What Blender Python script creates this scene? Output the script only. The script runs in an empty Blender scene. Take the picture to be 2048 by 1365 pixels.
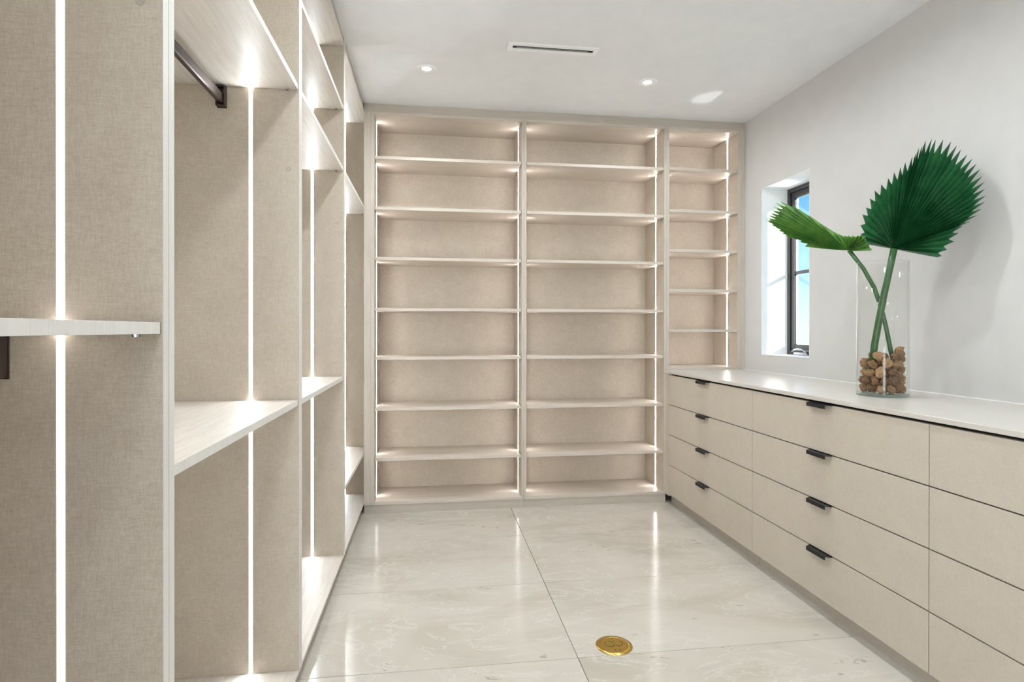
import bpy, bmesh, math, random
import numpy as np
from mathutils import Vector, Matrix, noise as mnoise

C = bpy.context.scene.collection
S = bpy.context.scene

# ------------------------------------------------------------------ camera, world, light, exposure
CAM_H, FOC, V0 = 1.1382, 1171.59, 663.75
R_RIGHT = Vector((0.99059, -0.13684, 0.00102))
R_FWD = Vector((0.13684, 0.99059, -0.00274))
R_UP = Vector((-0.00063, 0.00286, 0.99999))
cam_d = bpy.data.cameras.new('camera'); cam = bpy.data.objects.new('camera', cam_d); C.objects.link(cam)
m = Matrix.Identity(4)
for i in range(3):
    m[i][0] = R_RIGHT[i]; m[i][1] = R_UP[i]; m[i][2] = -R_FWD[i]
m[0][3], m[1][3], m[2][3] = 0.0, 0.0, CAM_H
cam.matrix_world = m
cam_d.sensor_width = 36.0
cam_d.lens = FOC / 2048 * 36
cam_d.shift_x = 0.0
cam_d.shift_y = (V0 - 682.5) / 2048
cam_d.clip_start = 0.02
S.camera = cam

S.view_settings.view_transform = 'Standard'
S.view_settings.look = 'None'
S.view_settings.gamma = 1.0
S.view_settings.use_curve_mapping = False
S.view_settings.exposure = 0.58

LAMP_W = 4.5      # each recessed downlight
LED_E = 34.0       # emission of the LED strips
SKY_E = 1.0

w = bpy.data.worlds.new('sky'); S.world = w; w.use_nodes = True
nt = w.node_tree; nt.nodes.clear()
tc = nt.nodes.new('ShaderNodeTexCoord'); sp = nt.nodes.new('ShaderNodeSeparateXYZ')
cr = nt.nodes.new('ShaderNodeValToRGB'); bg = nt.nodes.new('ShaderNodeBackground'); wo = nt.nodes.new('ShaderNodeOutputWorld')
nt.links.new(tc.outputs['Generated'], sp.inputs[0]); nt.links.new(sp.outputs['Z'], cr.inputs[0])
nt.links.new(cr.outputs[0], bg.inputs[0]); nt.links.new(bg.outputs[0], wo.inputs[0])
el = cr.color_ramp.elements
el[0].position = 0.0; el[0].color = (0.56, 0.79, 0.84, 1)
el[1].position = 0.40; el[1].color = (0.08, 0.27, 0.66, 1)
e = el.new(0.09); e.color = (0.30, 0.60, 0.84, 1)
e = el.new(0.20); e.color = (0.14, 0.42, 0.81, 1)
bg.inputs[1].default_value = SKY_E

sun_d = bpy.data.lights.new('sun', 'SUN'); sun = bpy.data.objects.new('sun', sun_d); C.objects.link(sun)
sun_d.energy = 9.0; sun_d.angle = math.radians(0.6); sun_d.color = (1.0, 0.97, 0.92)
sun.location = (6, -3, 6)
sun.rotation_euler = Vector((-0.40, 0.96, -0.20)).to_track_quat('-Z', 'Y').to_euler()

# added fill light behind the camera, brightens the room; the doorway is assumed
fill_d = bpy.data.lights.new('added_fill', 'AREA'); fill = bpy.data.objects.new('added_fill', fill_d); C.objects.link(fill)
fill_d.shape = 'RECTANGLE'; fill_d.size = 0.85; fill_d.size_y = 2.1; fill_d.energy = 42.0; fill_d.color = (0.88, 0.95, 1.0)
fill.location = (-0.56, -1.70, 1.15); fill.rotation_euler = (math.radians(90), 0, 0)

# added spot outside and below, stands in for reflected sun on the ceiling
gl_d = bpy.data.lights.new('added_glint_spot', 'SPOT'); gl_ = bpy.data.objects.new('added_glint_spot', gl_d); C.objects.link(gl_)
gl_d.energy = 620.0; gl_d.spot_size = math.radians(2.2); gl_d.spot_blend = 0.25; gl_d.use_square = True; gl_d.shadow_soft_size = 0.02
gl_.location = (6.27, 3.47, -3.16); gl_.rotation_euler = (Vector((1.73, 3.36, 2.538)) - Vector(gl_.location)).to_track_quat('-Z', 'Y').to_euler()

rnd = random.Random(7)

def ray(u, v):
    return R_RIGHT * ((u - 1024) / FOC) + R_FWD + R_UP * ((V0 - v) / FOC)

def at(u, v, p0, n):
    """point where the sight line through pixel (u,v) meets the plane through p0 with normal n"""
    o = Vector((0, 0, CAM_H)); d = ray(u, v)
    return o + d * ((p0 - o).dot(n) / d.dot(n))

# ------------------------------------------------------------------ materials
def new_mat(name):
    mt = bpy.data.materials.new(name); mt.use_nodes = True
    t = mt.node_tree; b = t.nodes['Principled BSDF']
    return mt, t, b

def N(t, kind, **kw):
    n = t.nodes.new(kind)
    for k, v in kw.items(): setattr(n, k, v)
    return n

def stretched_noise(t, vec, sc, detail=2.0, rough=0.5):
    mp = N(t, 'ShaderNodeMapping'); mp.inputs['Scale'].default_value = sc
    t.links.new(vec, mp.inputs[0])
    nz = N(t, 'ShaderNodeTexNoise'); nz.inputs['Scale'].default_value = 1.0
    nz.inputs['Detail'].default_value = detail; nz.inputs['Roughness'].default_value = rough
    t.links.new(mp.outputs[0], nz.inputs['Vector'])
    return nz.outputs['Fac']

def math_n(t, op, a, b=None, c=None):
    n = N(t, 'ShaderNodeMath', operation=op)
    for i, x in enumerate((a, b, c)):
        if x is None: continue
        if isinstance(x, (int, float)): n.inputs[i].default_value = x
        else: t.links.new(x, n.inputs[i])
    return n.outputs[0]

def ramp(t, fac, stops):
    r = N(t, 'ShaderNodeValToRGB'); t.links.new(fac, r.inputs[0])
    e = r.color_ramp.elements
    while len(e) < len(stops): e.new(0.5)
    for i, (p, c) in enumerate(stops):
        e[i].position = p; e[i].color = (*c, 1)
    return r.outputs[0]

def mat_linen(name, dark, light, rough=0.55, bump=0.10):
    """woven linen-look laminate: fine threads running both ways"""
    mt, t, b = new_mat(name)
    v = N(t, 'ShaderNodeTexCoord').outputs['Object']
    a = stretched_noise(t, v, (55, 420, 420), 3)
    c = stretched_noise(t, v, (420, 420, 55), 3)
    d = stretched_noise(t, v, (420, 55, 420), 3)
    e = stretched_noise(t, v, (14, 14, 14), 3)
    s = math_n(t, 'ADD', math_n(t, 'ADD', a, c), d)
    s = math_n(t, 'MULTIPLY', s, 0.333)
    s = math_n(t, 'ADD', math_n(t, 'MULTIPLY', s, 0.85), math_n(t, 'MULTIPLY', e, 0.15))
    col = ramp(t, s, [(0.36, dark), (0.62, light)])
    t.links.new(col, b.inputs['Base Color'])
    b.inputs['Roughness'].default_value = rough
    bp = N(t, 'ShaderNodeBump'); bp.inputs['Strength'].default_value = bump; bp.inputs['Distance'].default_value = 0.001
    t.links.new(s, bp.inputs['Height']); t.links.new(bp.outputs[0], b.inputs['Normal'])
    return mt

def mat_grain(name, axis, dark, light, rough=0.45):
    """straight fine wood-look grain along one axis"""
    mt, t, b = new_mat(name)
    v = N(t, 'ShaderNodeTexCoord').outputs['Object']
    sc = [260, 260, 260]; sc['xyz'.index(axis)] = 9
    a = stretched_noise(t, v, tuple(sc), 4, 0.6)
    sc = [60, 60, 60]; sc['xyz'.index(axis)] = 2.5
    c = stretched_noise(t, v, tuple(sc), 3, 0.5)
    s = math_n(t, 'ADD', math_n(t, 'MULTIPLY', a, 0.65), math_n(t, 'MULTIPLY', c, 0.35))
    col = ramp(t, s, [(0.33, dark), (0.66, light)])
    t.links.new(col, b.inputs['Base Color'])
    b.inputs['Roughness'].default_value = rough
    return mt

def mat_plain(name, col, rough=0.5, metal=0.0, spec=None, bump=None):
    mt, t, b = new_mat(name)
    v = N(t, 'ShaderNodeTexCoord').outputs['Object']
    nz = stretched_noise(t, v, (9, 9, 9), 4)
    c2 = tuple(x * 0.965 for x in col)
    t.links.new(ramp(t, nz, [(0.3, c2), (0.7, col)]), b.inputs['Base Color'])
    b.inputs['Roughness'].default_value = rough; b.inputs['Metallic'].default_value = metal
    if spec is not None: b.inputs['Specular IOR Level'].default_value = spec
    if bump:
        n2 = stretched_noise(t, v, (bump[0],) * 3, 3)
        bp = N(t, 'ShaderNodeBump'); bp.inputs['Strength'].default_value = bump[1]; bp.inputs['Distance'].default_value = 0.002
        t.links.new(n2, bp.inputs['Height']); t.links.new(bp.outputs[0], b.inputs['Normal'])
    return mt

def mat_emit(name, col, e):
    mt, t, b = new_mat(name)
    b.inputs['Base Color'].default_value = (0.9, 0.9, 0.9, 1)
    b.inputs['Emission Color'].default_value = (*col, 1)
    b.inputs['Emission Strength'].default_value = e
    return mt

LIN_D, LIN_L = (0.46, 0.39, 0.315), (0.63, 0.56, 0.47)
M = {}
M['linen'] = mat_linen('linen_laminate', LIN_D, LIN_L)
M['linen_front'] = mat_linen('linen_laminate_drawer', (0.52, 0.455, 0.375), (0.61, 0.545, 0.46), 0.5, 0.05)
M['shelf_y'] = mat_grain('shelf_laminate_lengthwise', 'y', (0.55, 0.49, 0.425), (0.70, 0.64, 0.575))
M['shelf_x'] = mat_grain('shelf_laminate_crosswise', 'x', (0.53, 0.46, 0.39), (0.66, 0.59, 0.52))
M['edge_z'] = mat_grain('edge_laminate_upright', 'z', (0.72, 0.69, 0.65), (0.81, 0.79, 0.755))
M['frame_z'] = mat_grain('frame_laminate_upright', 'z', (0.50, 0.44, 0.375), (0.62, 0.56, 0.49))
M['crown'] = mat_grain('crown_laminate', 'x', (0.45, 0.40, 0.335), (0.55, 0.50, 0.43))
M['worktop'] = mat_grain('worktop_laminate', 'y', (0.60, 0.56, 0.51), (0.68, 0.64, 0.59), 0.28)
M['carcass'] = mat_plain('drawer_carcass', (0.018, 0.016, 0.014), 0.9)
M['wall'] = mat_plain('wall_paint', (0.63, 0.62, 0.605), 0.85, bump=(60, 0.03))
M['ceiling'] = mat_plain('ceiling_paint', (0.85, 0.855, 0.865), 0.9)
M['white'] = mat_plain('white_paint', (0.95, 0.95, 0.945), 0.5)
M['black'] = mat_plain('black_metal', (0.018, 0.018, 0.020), 0.35, 0.6)
M['bronze'] = mat_plain('bronze_rod', (0.10, 0.075, 0.07), 0.30, 0.9)
M['frame'] = mat_plain('window_frame_paint', (0.035, 0.035, 0.037), 0.45)
M['steel'] = mat_plain('steel', (0.55, 0.55, 0.58), 0.25, 1.0)
M['brass'] = mat_plain('brass', (0.72, 0.48, 0.13), 0.22, 1.0)
M['brass_dull'] = mat_plain('brass_lid', (0.50, 0.34, 0.08), 0.38, 1.0)
M['groove'] = mat_plain('dark_groove', (0.05, 0.03, 0.01), 0.7)
M['led'] = mat_emit('led_strip', (.89, 0.955, 1.0), LED_E)
M['led_warm'] = mat_emit('led_strip_warm', (1.0, 0.965, 0.935), LED_E*.62)
def led_profile(mt, axis, e):
    """frosted diffuser: brightest along the middle of the strip, falling off to its edges"""
    t = mt.node_tree; b = t.nodes['Principled BSDF']
    sx = N(t, 'ShaderNodeSeparateXYZ'); t.links.new(N(t, 'ShaderNodeTexCoord').outputs['Generated'], sx.inputs[0])
    g_ = sx.outputs['XYZ'.index(axis)]
    p = math_n(t, 'MULTIPLY', math_n(t, 'MULTIPLY', g_, math_n(t, 'SUBTRACT', 1.0, g_)), 4.0)
    p = math_n(t, 'MULTIPLY', math_n(t, 'POWER', math_n(t, 'MAXIMUM', p, 0.0), 2.0), 1.8 * e)
    t.links.new(math_n(t, 'ADD', p, 0.9), b.inputs['Emission Strength'])
led_profile(M['led'], 'X', LED_E); led_profile(M['led_warm'], 'Y', LED_E * .62)
M['lamp'] = mat_emit('lamp_lens', (1.0, 0.97, 0.93), 14.0)
M['grout'] = mat_plain('grout', (0.42, 0.39, 0.34), 0.8)
M['cover'] = mat_plain('plastic_cover', (0.47, 0.41, 0.35), 0.5)

# polished stone tiles, every tile with its own piece of the pattern
mt, t, b = new_mat('polished_stone'); M['stone'] = mt
tcn = N(t, 'ShaderNodeTexCoord'); oi = N(t, 'ShaderNodeObjectInfo')
off = N(t, 'ShaderNodeVectorMath', operation='SCALE'); cb = N(t, 'ShaderNodeCombineXYZ')
cb.inputs[0].default_value = 1; cb.inputs[1].default_value = 0.7; cb.inputs[2].default_value = 0.3
t.links.new(cb.outputs[0], off.inputs[0]); t.links.new(math_n(t, 'MULTIPLY', oi.outputs['Random'], 37.0), off.inputs['Scale'])
ad = N(t, 'ShaderNodeVectorMath', operation='ADD'); t.links.new(tcn.outputs['Object'], ad.inputs[0]); t.links.new(off.outputs[0], ad.inputs[1])
mpv = N(t, 'ShaderNodeMapping'); mpv.inputs['Rotation'].default_value = (0, 0, 0.5); mpv.inputs['Scale'].default_value = (1.0, 2.1, 1.0)
t.links.new(ad.outputs[0], mpv.inputs[0]); vec = mpv.outputs[0]
def nz_(scale, detail, rough, dist=0.0):
    n = N(t, 'ShaderNodeTexNoise'); n.inputs['Scale'].default_value = scale; n.inputs['Detail'].default_value = detail
    n.inputs['Roughness'].default_value = rough; n.inputs['Distortion'].default_value = dist
    t.links.new(vec, n.inputs['Vector']); return n.outputs['Fac']
cloud = nz_(1.3, 7, 0.6, 0.6)
base = ramp(t, cloud, [(0.32, (0.49, 0.445, 0.375)), (0.50, (0.58, 0.535, 0.47)), (0.68, (0.62, 0.58, 0.52))])
vein = nz_(2.2, 9, 0.62, 1.2)
vm = math_n(t, 'ABSOLUTE', math_n(t, 'SUBTRACT', vein, 0.5))
vw = N(t, 'ShaderNodeMapRange'); t.links.new(vm, vw.inputs[0]); vw.inputs[1].default_value = 0.0; vw.inputs[2].default_value = 0.012
vw.inputs[3].default_value = 0.70; vw.inputs[4].default_value = 0.0
mix1 = N(t, 'ShaderNodeMixRGB'); mix1.inputs[2].default_value = (0.68, 0.655, 0.61, 1)
t.links.new(vw.outputs[0], mix1.inputs[0]); t.links.new(base, mix1.inputs[1])
pit = nz_(9.0, 8, 0.7, 0.8); patch = nz_(1.9, 4, 0.5, 0.4)
pm = math_n(t, 'MULTIPLY', math_n(t, 'GREATER_THAN', pit, 0.635), math_n(t, 'GREATER_THAN', patch, 0.55))
mix2 = N(t, 'ShaderNodeMixRGB'); mix2.inputs[2].default_value = (0.34, 0.30, 0.23, 1)
t.links.new(math_n(t, 'MULTIPLY', pm, 0.7), mix2.inputs[0]); t.links.new(mix1.outputs[0], mix2.inputs[1])
t.links.new(mix2.outputs[0], b.inputs['Base Color'])
b.inputs['Roughness'].default_value = 0.15; b.inputs['Specular IOR Level'].default_value = 0.32

# clear glass: see-through with mirror reflections that grow towards grazing angles
def mat_glass(name, tint, ior=1.45):
    mt = bpy.data.materials.new(name); mt.use_nodes = True; t = mt.node_tree; t.nodes.clear()
    o = N(t, 'ShaderNodeOutputMaterial'); mx = N(t, 'ShaderNodeMixShader')
    lw = N(t, 'ShaderNodeLayerWeight'); lw.inputs[0].default_value = 0.5
    fz = math_n(t, 'ADD', math_n(t, 'MULTIPLY', math_n(t, 'POWER', lw.outputs['Facing'], 5.0), 0.80), 0.03)
    tr = N(t, 'ShaderNodeBsdfTransparent'); tr.inputs[0].default_value = (*tint, 1)
    gl = N(t, 'ShaderNodeBsdfGlossy'); gl.inputs['Roughness'].default_value = 0.01
    t.links.new(fz, mx.inputs[0]); t.links.new(tr.outputs[0], mx.inputs[1]); t.links.new(gl.outputs[0], mx.inputs[2])
    t.links.new(mx.outputs[0], o.inputs[0]); return mt
M['glass'] = mat_glass('vase_glass', (0.985, 0.99, 0.985))
M['glass_base'] = mat_glass('vase_base_glass', (0.80, 0.85, 0.82))
M['pane'] = mat_glass('window_glass', (0.97, 0.985, 0.98))

# palm leaf
def mat_leaf(name, c1, c2):
    mt, t, b = new_mat(name)
    v = N(t, 'ShaderNodeTexCoord').outputs['Object']
    f = stretched_noise(t, v, (22, 22, 22), 3)
    t.links.new(ramp(t, f, [(0.3, c1), (0.7, c2)]), b.inputs['Base Color'])
    b.inputs['Roughness'].default_value = 0.36
    b.inputs['Specular IOR Level'].default_value = 0.5
    return mt
M['leaf'] = mat_leaf('palm_leaf_dark', (0.010, 0.080, 0.026), (0.022, 0.135, 0.045))
M['leaf2'] = mat_leaf('palm_leaf_mid', (0.045, 0.150, 0.030), (0.130, 0.290, 0.050))
M['rib'] = mat_leaf('palm_rib_pale', (0.16, 0.24, 0.13), (0.24, 0.32, 0.18))
M['stalk'] = mat_leaf('palm_stalk', (0.020, 0.080, 0.020), (0.040, 0.130, 0.028))
mt, t, b = new_mat('bark_chunk'); M['bark'] = mt
v = N(t, 'ShaderNodeTexCoord').outputs['Object']
f = stretched_noise(t, v, (90, 90, 90), 5, 0.65)
oi = N(t, 'ShaderNodeObjectInfo')
f2 = math_n(t, 'ADD', math_n(t, 'MULTIPLY', f, 0.75), math_n(t, 'MULTIPLY', oi.outputs['Random'], 0.28))
t.links.new(ramp(t, f2, [(0.30, (0.10, 0.050, 0.022)), (0.50, (0.42, 0.225, 0.10)), (0.72, (0.66, 0.42, 0.22))]), b.inputs['Base Color'])
b.inputs['Roughness'].default_value = 0.9
bp = N(t, 'ShaderNodeBump'); bp.inputs['Strength'].default_value = 0.7; bp.inputs['Distance'].default_value = 0.004
t.links.new(f, bp.inputs['Height']); t.links.new(bp.outputs[0], b.inputs['Normal'])

# ------------------------------------------------------------------ helpers
def box(bm, x0, x1, y0, y1, z0, z1):
    vs = [bm.verts.new((x, y, z)) for x in (x0, x1) for y in (y0, y1) for z in (z0, z1)]
    for f in ((0, 1, 3, 2), (4, 6, 7, 5), (0, 4, 5, 1), (2, 3, 7, 6), (0, 2, 6, 4), (1, 5, 7, 3)):
        bm.faces.new([vs[i] for i in f])
    return bm

def B(*boxes):
    bm = bmesh.new()
    for b_ in boxes: box(bm, *b_)
    return bm

def obj(name, bm, mat, parent=None, bevel=0.0, smooth=False):
    """link bm (world coordinates) as one mesh object, as child of parent if given"""
    bmesh.ops.recalc_face_normals(bm, faces=bm.faces[:])
    if bevel > 0:
        bmesh.ops.bevel(bm, geom=bm.edges[:], offset=bevel, segments=1, affect='EDGES')
    if parent is not None:
        off = world_loc(parent)
    else:
        xs = [v.co for v in bm.verts]
        off = Vector(((min(c.x for c in xs) + max(c.x for c in xs)) / 2, (min(c.y for c in xs) + max(c.y for c in xs)) / 2, min(c.z for c in xs)))
    for v in bm.verts: v.co -= off
    me = bpy.data.meshes.new(name); bm.to_mesh(me); bm.free()
    mats = mat if isinstance(mat, (list, tuple)) else [mat]
    for m_ in mats: me.materials.append(m_)
    if smooth:
        for p in me.polygons: p.use_smooth = True
    o = bpy.data.objects.new(name, me); C.objects.link(o)
    if parent is not None: o.parent = parent
    else: o.location = off
    return o

def world_loc(o):
    l = Vector(o.location)
    while o.parent: o = o.parent; l += Vector(o.location)
    return l

def tag(o, label, cat, group=None):
    o['label'] = label; o['category'] = cat
    if group: o['group'] = group
    return o

def thing(name, label, cat, loc, group=None):
    o = bpy.data.objects.new(name, None); C.objects.link(o); o.location = loc
    o.empty_display_size = 0.1
    return tag(o, label, cat, group)

def struct(name, bm, mat, parent=None, **kw):
    o = obj(name, bm, mat, parent, **kw)
    if parent is None: o['kind'] = 'structure'
    return o

def lathe(prof, n=48, close=False, cx=0, cy=0):
    bm = bmesh.new(); rings = []
    for r, z in prof:
        rings.append([bm.verts.new((cx + r * math.cos(2 * math.pi * i / n), cy + r * math.sin(2 * math.pi * i / n), z)) for i in range(n)] if r > 1e-6 else [bm.verts.new((cx, cy, z))])
    pairs = list(zip(rings, rings[1:])) + ([(rings[-1], rings[0])] if close else [])
    for a, c in pairs:
        for i in range(n):
            j = (i + 1) % n
            if len(a) == 1 and len(c) == 1: continue
            if len(a) == 1: bm.faces.new((a[0], c[i], c[j]))
            elif len(c) == 1: bm.faces.new((a[i], a[j], c[0]))
            else: bm.faces.new((a[i], a[j], c[j], c[i]))
    return bm

def front_mat(o, axis, sign, idx):
    """give the faces that look along one axis another material slot (edge banding)"""
    for p in o.data.polygons:
        if p.normal['xyz'.index(axis)] * sign > 0.9: p.material_index = idx

# ------------------------------------------------------------------ dimensions
XL, XD, XW = -0.412, 1.5378, 2.0963
YB, YBK, ZC = 3.70, 4.04, 2.538
ZT, ZB0, ZB1 = 2.4905, 0.0535, 0.071
ZCT = 0.873
Y_FRONT = -1.75

# ------------------------------------------------------------------ room shell
floor = struct('floor', B((-1.06, 2.33, Y_FRONT - .15, 4.20, -0.08, -0.010)), M['grout'])
# tiles, 61 x 122 cm, stack bond, 2 mm joints
XJ, YJ, TW, TD = 0.506, 2.589, 1.219, 0.610
tiles = {}
g = 0.0011
for ix in range(-1, 2):
    for iy in range(-7, 3):
        x0 = XJ + ix * TW; x1 = x0 + TW; y0 = YJ + iy * TD; y1 = y0 + TD
        x0c, x1c, y0c, y1c = max(x0, -1.02), min(x1, 2.09), max(y0, Y_FRONT), min(y1, 4.05)
        if x1c - x0c < .05 or y1c - y0c < .05: continue
        key = (round(x1c - x0c, 3), round(y1c - y0c, 3))
        cx, cy = (x0c + x1c) / 2, (y0c + y1c) / 2
        if key in tiles:
            o = tiles[key].copy(); C.objects.link(o)
        else:
            hx, hy = (x1c - x0c) / 2 - g, (y1c - y0c) / 2 - g
            o = obj('tile', B((-hx, hx, -hy, hy, -0.009, 0.0)), M['stone'], bevel=0.0006)
            tiles[key] = o
        o.parent = floor
        o.location = Vector((cx, cy, -0.009)) - Vector(floor.location)

struct('ceiling', B((-1.06, 2.33, Y_FRONT - .15, 4.20, ZC, ZC + 0.12)), M['ceiling'])
struct('wall_back', B((-1.06, 2.33, 4.062, 4.20, -0.01, ZC)), M['wall'])
struct('wall_left', B((-1.12, -1.035, Y_FRONT, 4.062, -0.01, ZC)), M['wall'])
struct('wall_front', B((-1.06, 2.33, Y_FRONT - .15, Y_FRONT, -0.01, ZC)), M['wall'])
# right wall with the window opening
WY0, WY1, WZ0, WZ1, WX1 = 3.0165, 3.500, 0.980, 2.046, 2.316
struct('wall_right', B((XW, WX1, Y_FRONT, WY0, -0.01, ZC), (XW, WX1, WY1, 4.062, -0.01, ZC),
                       (XW, WX1, WY0, WY1, -0.01, WZ0), (XW, WX1, WY0, WY1, WZ1, ZC)), M['wall'])
# window: white plaster reveal, dark frame, sash, muntin, pane, crank
FX = 2.272
win = thing('window_1', '', '', ((XW + WX1) / 2, (WY0 + WY1) / 2, WZ0))
del win['label']; del win['category']; win['kind'] = 'structure'
e_ = 0.0015
obj('reveal', B((XW - .0005, FX, WY1 - .004, WY1 - e_, WZ0 + .004, WZ1 - .004), (XW - .0005, FX, WY0 + e_, WY0 + .004, WZ0 + .004, WZ1 - .004),
                (XW - .0005, FX, WY0 + e_, WY1 - e_, WZ1 - .004, WZ1 - e_), (XW - .0005, FX, WY0 + e_, WY1 - e_, WZ0 + e_, WZ0 + .004)), M['white'], win)
def rect_frame(x0, x1, y0, y1, z0, z1, wd):
    return B((x0, x1, y0, y0 + wd, z0, z1), (x0, x1, y1 - wd, y1, z0, z1), (x0, x1, y0 + wd, y1 - wd, z0, z0 + wd), (x0, x1, y0 + wd, y1 - wd, z1 - wd, z1))
obj('window_frame', rect_frame(FX, FX + .044, WY0 + .004, WY1 - .004, WZ0 + .004, WZ1 - .004, .026), M['frame'], win, bevel=.0015)
sash = obj('sash', rect_frame(FX + .010, FX + .038, WY0 + .033, WY1 - .033, WZ0 + .033, WZ1 - .033, .034), M['frame'], win, bevel=.0015)
obj('muntin', B((FX + .013, FX + .035, WY0 + .066, WY1 - .066, 1.494, 1.512)), M['frame'], sash)
obj('spacer', rect_frame(FX + .018, FX + .030, WY0 + .0672, WY1 - .0672, WZ0 + .0672, WZ1 - .0672, .006), M['steel'], sash)
obj('pane', B((FX + .022, FX + .026, WY0 + .0735, WY1 - .0735, WZ0 + .0735, WZ1 - .0735)), M['pane'], sash)
# folding crank operator on the bottom of the frame
ck = obj('crank_housing', B((FX - .022, FX - .0005, 3.26, 3.40, WZ0 + .006, WZ0 + .022)), M['steel'], win, bevel=.004)
def tube(bm, pts, rads, n=8, flat=1.0, up=None):
    rings = []
    for i, p in enumerate(pts):
        p = Vector(p); a = Vector(pts[max(i - 1, 0)]); c = Vector(pts[min(i + 1, len(pts) - 1)])
        d = (c - a).normalized(); s = d.cross(up or Vector((0, 0, 1)))
        if s.length < 1e-4: s = d.cross(Vector((0, 1, 0)))
        s.normalize(); q = s.cross(d).normalized()
        r = rads[i] if isinstance(rads, (list, tuple)) else rads
        rings.append([bm.verts.new(p + s * (r * math.cos(2 * math.pi * k / n)) + q * (r * flat * math.sin(2 * math.pi * k / n))) for k in range(n)])
    for a, c in zip(rings, rings[1:]):
        for k in range(n): bm.faces.new((a[k], a[(k + 1) % n], c[(k + 1) % n], c[k]))
    bm.faces.new(rings[0]); bm.faces.new(rings[-1][::-1])
    return bm
bm = bmesh.new()
tube(bm, [(FX - .024, 3.27, 1.006), (FX - .026, 3.31, 1.019), (FX - .026, 3.35, 1.022), (FX - .026, 3.385, 1.016), (FX - .024, 3.41, 1.004)], [.004, .005, .006, .005, .004])
obj('crank_arm', bm, M['steel'], ck, smooth=True)
bm = bmesh.new(); tube(bm, [(FX - .028, 3.255, 1.003), (FX - .028, 3.235, .994)], [.006, .005])
obj('crank_knob', bm, M['black'], ck, smooth=True)

# ------------------------------------------------------------------ left-hand closet units
def left_unit(label, y0, y1, shelves, rods, far_end=False, near_led=True):
    """open closet unit against the left wall; y0..y1 outer faces"""
    T = 0.0200
    u = thing('closet_unit', label, 'closet', ((XL - .97) / 2 + .0, (y0 + y1) / 2, 0), 'open closet units down the left side')
    xb = -0.985
    ga = 0.0006
    iy0, iy1 = y0 + T, y1 - T
    for a, c in ((y0 + ga, iy0), (iy1, y1 - ga)):
        o = obj('side_panel', B((xb, XL, a, c, ZB0, ZC - .002)), [M['linen'], M['edge_z']], u)
        front_mat(o, 'x', 1, 1)
    obj('back_panel', B((xb, xb + .008, iy0 + .0005, iy1 - .0005, ZB1 + .0005, ZT - .0005)), M['linen'], u)
    o = obj('top_panel', B((xb, XL - .001, iy0 + .0005, iy1 - .0005, ZT, ZT + .018)), [M['shelf_y'], M['edge_z']], u); front_mat(o, 'x', 1, 1)
    o = obj('bottom_panel', B((xb, XL - .001, iy0 + .0005, iy1 - .0005, ZB0, ZB1 - .008)), [M['shelf_y'], M['edge_z']], u); front_mat(o, 'x', 1, 1)
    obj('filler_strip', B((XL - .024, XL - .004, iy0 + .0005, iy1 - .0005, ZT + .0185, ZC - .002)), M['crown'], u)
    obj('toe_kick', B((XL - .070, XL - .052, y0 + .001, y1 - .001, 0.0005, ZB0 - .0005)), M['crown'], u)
    for yy, s in (((iy0, 1), (iy1, -1)) if near_led else ((iy1, -1),)):
        a, c = sorted((yy + s * .0001, yy + s * .0004))
        obj('led_strip', B((-0.563, -0.551, a, c, ZB1 - .007, ZT - .001)), M['led'], u)
    for z0, th in shelves:
        sh = obj('shelf', B((xb + .010, XL - .003, iy0 + .003, iy1 - .003, z0, z0 + th)), [M['shelf_y'], M['edge_z']], u, bevel=.0004); front_mat(sh, 'x', 1, 1)
        for yy in (iy0 + .011, iy1 - .011):
            obj('shelf_pin', lathe([(0, z0 - .0045), (.0058, z0 - .0045), (.0065, z0 - .0005), (0, z0 - .0005)], 12, cx=-.4460, cy=yy), M['steel'], sh)
            obj('pin_screw', lathe([(0, z0 - .0052), (.0022, z0 - .0052), (.0022, z0 - .0046), (0, z0 - .0046)], 8, cx=-.4460, cy=yy), M['black'], sh)
    for z in rods:      # z = underside of the shelf that carries the rod
        bm = bmesh.new()
        bz1 = z - .028; x0, x1 = -.650, -.632
        box(bm, x0, x1, iy0 + .006, iy1 - .006, bz1 - .030, bz1)
        rod = obj('hanging_rod', bm, M['bronze'], u, bevel=.003)
        for yy, s in ((iy0, 1), (iy1, -1)):
            a0, a1 = sorted((yy + s * .0003, yy + s * .0035)); b0, b1 = sorted((yy + s * .0035, yy + s * .020))
            obj('rod_bracket', B((-.655, -.627, a0, a1, z - .068, z - .001), (-.631, -.6275, b0, b1, z - .066, z - .004),
                                 (-.6545, -.651, b0, b1, z - .066, z - .004), (-.651, -.631, b0, b1, z - .066, z - .061),
                                 (-.651, -.631, b0, b1, z - .008, z - .004)), M['bronze'], rod)
    # covers of the unused fixing holes on the side that faces the camera
    for z in (1.645,):
        if z < 2.4 and not far_end:
            obj('hole_cover', hole_cover(-.4445, iy1, z), M['cover'], u)
    return u

def hole_cover(x, y, z, r=.0068):
    bm = bmesh.new(); n = 20
    a = [bm.verts.new((x + r * math.cos(2 * math.pi * i / n), y - .0002, z + r * math.sin(2 * math.pi * i / n))) for i in range(n)]
    c = [bm.verts.new((x + r * .86 * math.cos(2 * math.pi * i / n), y - .0012, z + r * .86 * math.sin(2 * math.pi * i / n))) for i in range(n)]
    for i in range(n): bm.faces.new((a[i], a[(i + 1) % n], c[(i + 1) % n], c[i]))
    bm.faces.new(c); bm.faces.new(a[::-1])
    return bm

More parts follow.
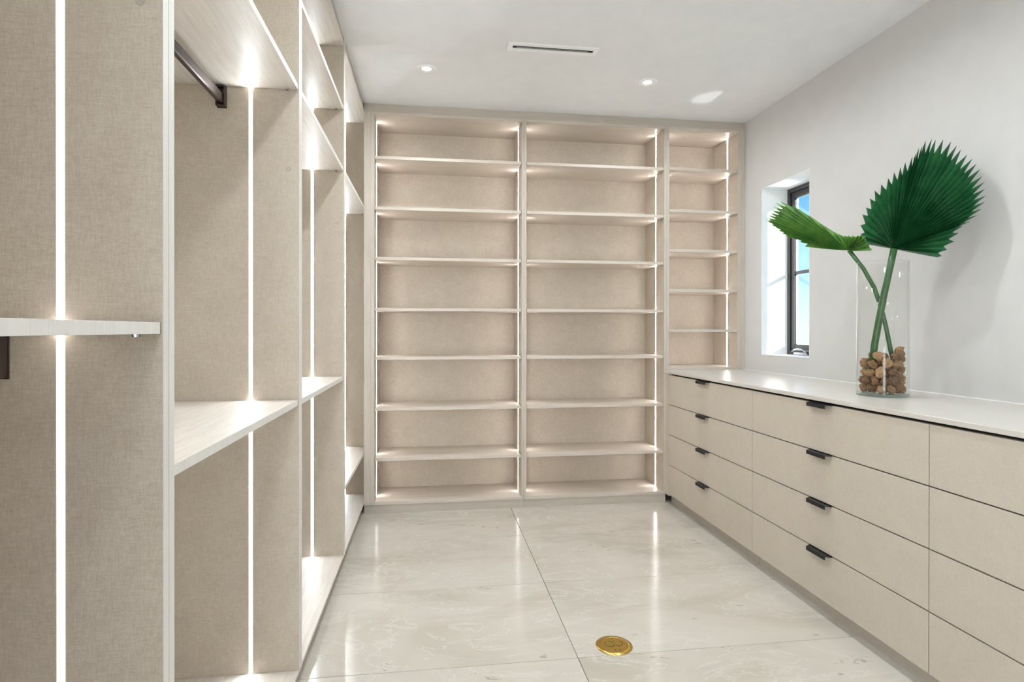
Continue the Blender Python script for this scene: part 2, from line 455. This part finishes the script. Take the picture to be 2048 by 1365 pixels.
YA, YBm, YCm = 0.9948, 1.9411, 2.8965
left_unit('nearest closet bay at the left edge, one shelf at mid height', -0.52, YA, [(1.1315, .0182)], [1.1315], near_led=False)
left_unit('closet bay second from the camera, bronze hanging rod under its high shelf', YA, YBm, [(1.8925, .0185), (0.899, .0185)], [1.8925])
left_unit('closet bay third from the camera, with two high shelves and one low one', YBm, YCm, [(2.1875, .0185), (1.8955, .0185), (0.897, .0185)], [])
left_unit('farthest closet bay in the corner beside the back bookcase, very low shelf', YCm, 3.9524, [(1.8955, .0185), (0.3565, .0185)], [], True)

# ------------------------------------------------------------------ back wall bookcases
ZS = [2.206, 1.8925, 1.5811, 1.2652, 0.9615, 0.6451, 0.3327]
ZS3 = [2.209, 1.932, 1.6674, 1.402, 1.1346]
ZCR = 2.4865
def back_unit(label, x0, i0, i1, x1, zs, zb, toe, fill_l=None, fill_r=None):
    """x0..x1 outer faces of the side panels, i0..i1 clear opening"""
    u = thing('bookcase', label, 'bookcase', ((i0 + i1) / 2, (YB + YBK) / 2, zb if zb > .5 else 0), 'open bookcases across the back wall')
    g = .0005
    zlo = zb
    for a, c in ((x0 + g, i0), (i1, x1 - g)):
        o = obj('side_panel', B((a, c, YB, YBK + .012, zlo, ZCR - .001)), [M['linen'], M['frame_z']], u); front_mat(o, 'y', -1, 1)
    obj('back_panel', B((i0 + g, i1 - g, YBK, YBK + .012, zlo + .018, ZCR - .0185)), M['linen'], u)
    o = obj('top_panel', B((i0 + g, i1 - g, YB + .001, YBK + .012, ZCR - .018, ZCR - .001)), [M['shelf_x'], M['frame_z']], u)
    o = obj('bottom_panel', B((i0 + g, i1 - g, YB + .001, YBK + .012, zlo, zlo + .0175)), [M['shelf_x'], M['frame_z']], u)
    if toe:
        obj('toe_kick', B((x0 + g - (0.04 if fill_l else 0), x1 - g - (.004 if toe == 2 else 0), YB + .006, YB + .024, .0005, zb - .0005)), M['crown'], u)
    for xx, s in ((i0, 1), (i1, -1)):
        a, c = sorted((xx + s * .0001, xx + s * .0004))
        obj('led_strip', B((a, c, 3.836, 3.850, zlo + .019, ZCR - .0195)), M['led_warm'], u)
    for z in zs:
        sh = obj('shelf', B((i0 + .003, i1 - .003, YB + .003, YBK - .001, z - .0092, z + .0092)), M['shelf_x'], u, bevel=.0005)
    if fill_l: obj('filler_strip', B((fill_l, x0, YB + .0005, YB + .02, zlo, ZCR - .001)), M['frame_z'], u)
    if fill_r: obj('filler_strip', B((x1, fill_r, YB + .0005, YB + .02, zlo, ZCR - .001)), M['frame_z'], u)
    return u
XM1, XM2 = 0.5885, 1.5435
back_unit('left tall bookcase of seven shelves on the back wall, beside the closet bays', -.369, -.347, .573, XM1, ZS, ZB0, 1, fill_l=XL + .002)
back_unit('tall bookcase of seven shelves in the middle of the back wall', XM1, .604, 1.5255, XM2, ZS, ZB0, 2)
back_unit('narrow bookcase of five shelves standing on the worktop by the window wall', XM2, 1.5605, 2.0457, 2.0635, ZS3, ZCT + .0005, 0, fill_r=XW - .001)
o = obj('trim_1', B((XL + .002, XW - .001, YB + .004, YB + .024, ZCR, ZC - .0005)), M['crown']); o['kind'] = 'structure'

# ------------------------------------------------------------------ drawers along the right wall
DZ = [0.0645, 0.2605, 0.4565, 0.6525, 0.8480]
def handle(yc, z, dr):
    bm = bmesh.new(); hw, tp, pr, lip, th = .0695, .014, .024, .0150, .0028
    x0 = XD - .0002; x1 = XD - pr
    def prism(poly, z0, z1):
        a = [bm.verts.new((x, y, z0)) for x, y in poly]; c = [bm.verts.new((x, y, z1)) for x, y in poly]
        n = len(poly)
        for i in range(n): bm.faces.new((a[i], a[(i + 1) % n], c[(i + 1) % n], c[i]))
        bm.faces.new(a[::-1]); bm.faces.new(c)
    prism([(x0, yc - hw), (x0, yc + hw), (x1, yc + hw - tp), (x1, yc - hw + tp)], z - th, z)
    prism([(x1 + th, yc - hw + tp - .002), (x1 + th, yc + hw - tp + .002), (x1, yc + hw - tp), (x1, yc - hw + tp)], z - lip, z - th)
    prism([(x0 + .017, yc - hw), (x0 + .017, yc + hw), (x0, yc + hw), (x0, yc - hw)], z + .0002, z + .0014)
    return obj('handle', bm, M['black'], dr)

def drawer_unit(label, y0, y1, hy, filler=None):
    u = thing('drawer_cabinet', label, 'drawers', ((XD + XW) / 2, (y0 + y1) / 2, 0), 'drawer cabinets along the right wall')
    obj('carcass', B((XD + .020, XW - .001, y0 + .0005, (filler or y1) - .0005, .060, .8555)), M['carcass'], u)
    for i in range(4):
        z0, z1 = DZ[i] + .0020, DZ[i + 1] - .0026
        d = obj('drawer', B((XD, XD + .0190, y0 + .0018, y1 - .0018, z0, z1)), M['linen_front'], u, bevel=.0006)
        handle(hy, z1 - .0002 + .0014, d)
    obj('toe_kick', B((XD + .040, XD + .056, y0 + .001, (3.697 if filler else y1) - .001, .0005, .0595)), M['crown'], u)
    if filler: obj('filler_strip', B((XD, XD + .0190, y1 + .001, filler - .001, .0555, .8555)), M['linen_front'], u)
    return u
drawer_unit('narrow-looking far cabinet of four drawers, next to the back bookcases', 2.6425, 3.645, 3.1540, filler=3.70)
drawer_unit('middle cabinet of four drawers, below and left of the glass vase', 1.630, 2.6425, 2.1430)
drawer_unit('nearest cabinet of four drawers, cut off by the right edge of the photo', 0.617, 1.630, 1.1240)
o = obj('worktop', B((XD - .006, XW - .001, 0.600, YB + .30, .856, ZCT)), M['worktop'], bevel=.0008)
tag(o, 'long pale beige worktop over the three drawer cabinets, glass vase standing on it', 'worktop')
obj('backsplash_bead', B((XW - .0035, XW - .0005, 0.60, YB, ZCT + .0003, ZCT + .004)), M['white'], None)
bead = bpy.data.objects['backsplash_bead']; bead.name = 'trim_2'; bead['kind'] = 'structure'

# ------------------------------------------------------------------ ceiling fixtures
def downlight(x, y, label, group, power=LAMP_W):
    u = thing('ceiling_downlight', label, 'ceiling light', (x, y, ZC), group)
    z = ZC
    obj('trim_ring', lathe([(.054, z - .0003), (.053, z - .004), (.036, z - .005), (.035, z - .0012), (.054, z - .0003)], 40, cx=x, cy=y), M['white'], u, smooth=True)
    obj('gimbal_ring', lathe([(.0335, z - .0005), (.0325, z - .0048), (.0235, z - .0028), (.0235, z - .0005)], 40, cx=x, cy=y), M['white'], u, smooth=True)
    obj('lens', lathe([(.0225, z - .0005), (.0225, z - .0020), (0, z - .0024)], 32, cx=x, cy=y), M['lamp'], u)
    ld = bpy.data.lights.new('downlight_beam', 'AREA'); ld.shape = 'DISK'; ld.size = .09; ld.energy = power; ld.color = (.90, .975, 1.0)
    ld.spread = math.radians(165)
    lo = bpy.data.objects.new('downlight_beam', ld); C.objects.link(lo); lo.parent = u; lo.location = (0, 0, -.0075)
    return u
LX0, LX1 = -0.025, 1.207
downlight(LX0, 3.17, 'lit white recessed ceiling downlight on the left, near the closet bays', 'recessed ceiling downlights')
downlight(LX1, 3.17, 'lit white recessed ceiling downlight on the right, nearer the window', 'recessed ceiling downlights')
for yy in (2.14, 1.11, 0.08):
    for xx in (LX0, LX1):
        downlight(xx, yy, 'lit white recessed ceiling downlight outside the photo, nearer the camera', 'recessed ceiling downlights', LAMP_W * (1.0 if yy > 1 else .4))

u = thing('air_vent', 'white slim linear air vent with a black slot, in the ceiling between the downlights', 'air vent', (.6005, 2.860, ZC))
z = ZC
vx0, vx1, vy0, vy1 = .3735, .8270, 2.820, 2.899
sx0, sx1, sy0, sy1 = .3970, .8035, 2.846, 2.8725
obj('vent_frame', B((vx0, vx1, vy0, sy0, z - .005, z - .0004), (vx0, vx1, sy1, vy1, z - .005, z - .0004),
                    (vx0, sx0, sy0, sy1, z - .005, z - .0004), (sx1, vx1, sy0, sy1, z - .005, z - .0004)), M['white'], u)
obj('vent_slot', B((sx0, sx1, sy0, sy1, z - .0016, z - .0004)), mat_plain('vent_black', (.008, .008, .008), .8), u)
obj('vent_blade', B((sx0 + .019, sx1 - .028, sy0 + .011, sy0 + .019, z - .0044, z - .0022)), mat_plain('vent_grey', (.22, .22, .22), .5), u)

# ------------------------------------------------------------------ brass floor outlet
fx, fy = .6540, 2.0385
u = thing('floor_outlet', 'round polished brass floor outlet set in the stone tiles', 'floor outlet', (fx, fy, 0))
obj('outlet_ring', lathe([(.0660, .0004), (.0655, .0018), (.0490, .0052), (.0475, .0046), (.0475, .0004)], 64, cx=fx, cy=fy), M['brass'], u, smooth=True)
lid = obj('outlet_lid', lathe([(.0470, .0004), (.0470, .0040), (0, .0042)], 64, cx=fx, cy=fy), M['brass_dull'], u)
def arc(cx, cy, r, a0, a1, n=14):
    return [(cx + r * math.cos(math.radians(a0 + (a1 - a0) * i / n)), cy + r * math.sin(math.radians(a0 + (a1 - a0) * i / n)), .0043) for i in range(n + 1)]
grooves = [arc(fx - .0155, fy + .004, .0165, 120, 330), arc(fx + .0175, fy + .006, .0160, -130, 60), arc(fx + .003, fy - .0215, .0155, 20, 170),
           arc(fx - .004, fy + .030, .012, 200, 350), [(fx - .002, fy + .012, .0043), (fx + .001, fy - .002, .0043)]]
for pts in grooves:
    bm = bmesh.new(); tube(bm, pts, .0007, 6); obj('groove', bm, M['groove'], lid)
for dx, dy in ((-.006, -.036), (.010, -.037), (.021, .033), (.004, .036)):
    obj('screw', lathe([(0, .0048), (.0024, .0048), (.0028, .0042), (0, .0042)], 12, cx=fx + dx, cy=fy + dy), M['groove'] if dy < 0 else M['brass'], lid)

# ------------------------------------------------------------------ vase
VX, VY, VR, VZ0, VZ1 = 1.815, 2.150, .0925, ZCT, 1.416
u = thing('glass_vase', 'tall clear glass cylinder vase holding palm leaves and brown bark chunks', 'vase', (VX, VY, ZCT))
obj('vase_wall', lathe([(VR, VZ0 + .013), (VR, VZ1 - .002), (VR - .002, VZ1), (VR - .004, VZ1 - .001), (VR - .0045, VZ0 + .0132)], 72, cx=VX, cy=VY), M['glass'], u, smooth=True)
obj('vase_base', lathe([(0, VZ0 + .0006), (VR - .004, VZ0 + .0006), (VR, VZ0 + .003), (VR, VZ0 + .0128), (VR - .006, VZ0 + .0132), (0, VZ0 + .0132)], 72, cx=VX, cy=VY), M['glass_base'], u)

# stalks
vax = Vector((0, 0, 1)); vd = Vector((VX, VY, 0)).normalized()
pc = Vector((VX, VY, 1.1))
def on_vase_plane(uu, vv, back=0.0):
    return at(uu, vv, pc + vd * back, vd)
hub1 = on_vase_plane(1788, 498, .005)
s1 = [on_vase_plane(1743, 742, -.022), on_vase_plane(1749, 690, -.020), on_vase_plane(1758, 640, -.014), on_vase_plane(1768, 590, -.008), on_vase_plane(1778, 545, .0), hub1]
hub2 = on_vase_plane(1698, 501, .050)
s2 = [on_vase_plane(1789, 735, .030), on_vase_plane(1781, 700, .028), on_vase_plane(1772, 655, .026), on_vase_plane(1762, 615, .027), on_vase_plane(1748, 575, .034), on_vase_plane(1727, 538, .044), hub2]

def palm(label, hub, stalk, srad, tips, n, mat, left_edge, cup, pleat, notch_f):
    root = thing('palm_leaf', label, 'palm leaf', stalk[0], 'palm leaves in the vase')
    bm = bmesh.new(); tube(bm, stalk, srad, 10, flat=.75, up=vd)
    obj('stalk', bm, M['stalk'], root, smooth=True)
    # blade: pleated fan; every segment has a tip, segments meet in notches
    P3 = [at(uu, vv, hub, n) for uu, vv in tips]
    k = len(P3)
    centre = sum(P3, Vector()) / k
    ax = (centre - hub).normalized(); sd = n.cross(ax).normalized()
    notches = []
    for i in range(k - 1):
        mid = (P3[i] + P3[i + 1]) / 2
        L = ((P3[i] - hub).length + (P3[i + 1] - hub).length) / 2
        notches.append(hub + (mid - hub).normalized() * (L * notch_f))
    def lift(p):
        r = p - hub; x = r.dot(sd)
        return n * (cup * abs(x) ** 1.5)
    NR = 9
    bm = bmesh.new(); uvl = None
    first = hub + (P3[0] - hub) * .93 + (P3[0] - P3[1]) * .25
    last = hub + (P3[-1] - hub) * .93 + (P3[-1] - P3[-2]) * .25
    bounds = [first] + notches + [last]
    def line(end, off, j):
        tt = j / NR
        p = hub.lerp(end, tt)
        q = p + lift(p) * 1.0 + n * (off * pleat * min(1.0, tt * 3.0) * (1 - .35 * tt))
        return q
    lines_b = [[bm.verts.new(line(e2, -1, j)) for j in range(NR + 1)] for e2 in bounds]
    for i in range(k):
        rib = []
        for j in range(NR + 1):
            rib.append(bm.verts.new(line(P3[i].lerp(hub, .06), 1, j)))
        tipv = bm.verts.new(P3[i] + lift(P3[i]) - n * (.3 * pleat))
        a, c = lines_b[i], lines_b[i + 1]
        for j in range(NR):
            bm.faces.new((a[j], a[j + 1], rib[j + 1], rib[j]))
            bm.faces.new((rib[j], rib[j + 1], c[j + 1], c[j]))
        bm.faces.new((a[NR], tipv, rib[NR])); bm.faces.new((rib[NR], tipv, c[NR]))
    bmesh.ops.remove_doubles(bm, verts=bm.verts[:], dist=.0002)
    bl = obj('blade', bm, mat, root)
    so = bl.modifiers.new('thickness', 'SOLIDIFY'); so.thickness = .0006; so.offset = 0
    # pale ribs along the valleys of the pleats
    bm = bmesh.new()
    for e2 in bounds[1:-1]:
        pts = [line(e2, -1, j) - n * 0 for j in range(1, NR - 1)]
        tube(bm, pts, [.0021 * (1 - .6 * q / len(pts)) for q in range(len(pts))], 5)
    ribs = obj('ribs', bm, M['rib'], bl)
    return root

S4 = 4.873
tipsA = [(1700 + x / S4, 260 + y / S4) for x, y in [(132, 1092), (110, 1025), (112, 942), (132, 835), (170, 770), (207, 682), (255, 605), (317, 545), (383, 480), (440, 425),
         (502, 370), (547, 325), (615, 265), (650, 232), (680, 178), (712, 158), (745, 108), (803, 85), (838, 95), (910, 92), (985, 110), (1040, 148), (1082, 188), (1143, 240),
         (1195, 283), (1237, 335), (1275, 390), (1297, 462), (1320, 520), (1325, 590), (1332, 658), (1327, 718), (1295, 787), (1252, 850), (1183, 905), (1110, 950), (1068, 1020),
         (1027, 1100), (957, 1180), (905, 1240)]]
nA = Vector((-.80, -.58, .10)).normalized()
palm('large upright fan palm leaf, dark green, standing tall over the right of the vase', hub1, s1, [.0125, .0130, .0130, .0125, .0120, .0130], tipsA, nA, M['leaf'], None, .35, .0120, .875)
S6 = 6.827
tipsB = [(1520 + x / S6, 380 + y / S6) for x, y in [(1380, 822), (1530, 822), (1490, 740), (1450, 690), (1440, 640), (1385, 615), (1330, 628), (1260, 632), (1200, 628), (1150, 626),
         (1060, 600), (870, 492), (690, 370), (450, 215), (275, 160), (215, 180), (180, 232), (150, 270), (132, 315), (112, 347), (95, 385), (82, 405), (88, 425), (140, 470), (205, 510), (232, 545),
         (285, 585), (345, 628), (440, 655), (540, 705), (610, 770)]]
nB = Vector((-.80, -.30, -.50)).normalized()
palm('smaller fan palm leaf leaning left across the window', hub2, s2, [.0080, .0085, .0085, .0085, .0085, .0080, .0085], tipsB, nB, M['leaf2'], None, .0, .0085, .89)

# bark chunks piled in the vase: relaxed pile, one object each
def chunk_mesh(seed):
    r_ = random.Random(seed); bm = bmesh.new(); bmesh.ops.create_icosphere(bm, subdivisions=4, radius=1.0)
    off = Vector((r_.uniform(0, 50), r_.uniform(0, 50), r_.uniform(0, 50)))
    sc = (1.0, r_.uniform(.72, .92), r_.uniform(.66, .88))
    for v in bm.verts:
        d = v.co.normalized()
        k = 0.90 + .55 * mnoise.noise(d * 1.5 + off) + .36 * mnoise.noise(d * 3.4 + off) + .22 * mnoise.noise(d * 8 + off) + .15 * mnoise.noise(d * 17 + off)
        v.co = Vector((d.x * sc[0], d.y * sc[1], d.z * sc[2])) * min(k, 1.04)
    me = bpy.data.meshes.new('bark_chunk'); bm.to_mesh(me); bm.free(); me.materials.append(M['bark'])
    for p in me.polygons: p.use_smooth = True
    return me
cms = [chunk_mesh(i) for i in range(8)]
rs = np.random.RandomState(3)
NCH = 64
rad = rs.uniform(.0165, .0250, NCH)
ang = rs.uniform(0, 2 * np.pi, NCH); rr = np.sqrt(rs.uniform(0, 1, NCH)) * .07
pos = np.stack([rr * np.cos(ang), rr * np.sin(ang), rs.uniform(.03, .42, NCH)], 1)
zb = .0138; RI = VR - .0055
segs = []
for st, r_ in ((s1, .012), (s2, .009)):
    for a, c in zip(st[:3], st[1:4]):
        segs.append((np.array(a) - np.array((VX, VY, ZCT)), np.array(c) - np.array((VX, VY, ZCT)), r_))
# the pile is higher on the side away from the camera's left
for it in range(1000):
    pos[:, 2] -= .0006
    if it < 700: pos += np.array((.00006, -.00008, 0.0))
    for _ in range(2):
        d = pos[:, None] - pos[None]; L = np.linalg.norm(d, axis=2) + 1e-9
        mn = (rad[:, None] + rad[None]) * .93; ov = np.clip(mn - L, 0, None); np.fill_diagonal(ov, 0)
        pos += (d / L[..., None] * ov[..., None] * .5).sum(1)
        for a, c, r_ in segs:
            ab = c - a; tt = np.clip(((pos - a) @ ab) / (ab @ ab), 0, 1); q = a + tt[:, None] * ab
            dd = pos - q; l = np.linalg.norm(dd, axis=1) + 1e-9; o_ = np.clip(rad + r_ - l, 0, None)
            pos += dd / l[:, None] * o_[:, None]
        rxy = np.linalg.norm(pos[:, :2], axis=1) + 1e-9; lim = RI - rad * 1.06
        k = np.where(rxy > lim, lim / rxy, 1.0); pos[:, :2] *= k[:, None]
        pos[:, 2] = np.maximum(pos[:, 2], zb + rad * .86)
for i in range(NCH):
    o = bpy.data.objects.new('bark_chunk', cms[i % 8]); C.objects.link(o)
    o.location = (VX + pos[i, 0], VY + pos[i, 1], ZCT + pos[i, 2]); s_ = float(rad[i]) * 0.99
    o.scale = (s_, s_, s_); o.rotation_euler = (rs.uniform(0, 6), rs.uniform(0, 6), rs.uniform(0, 6))
    tag(o, 'rough brown bark chunk in the pile filling the bottom of the glass vase', 'bark chunk', 'bark chunks in the vase')
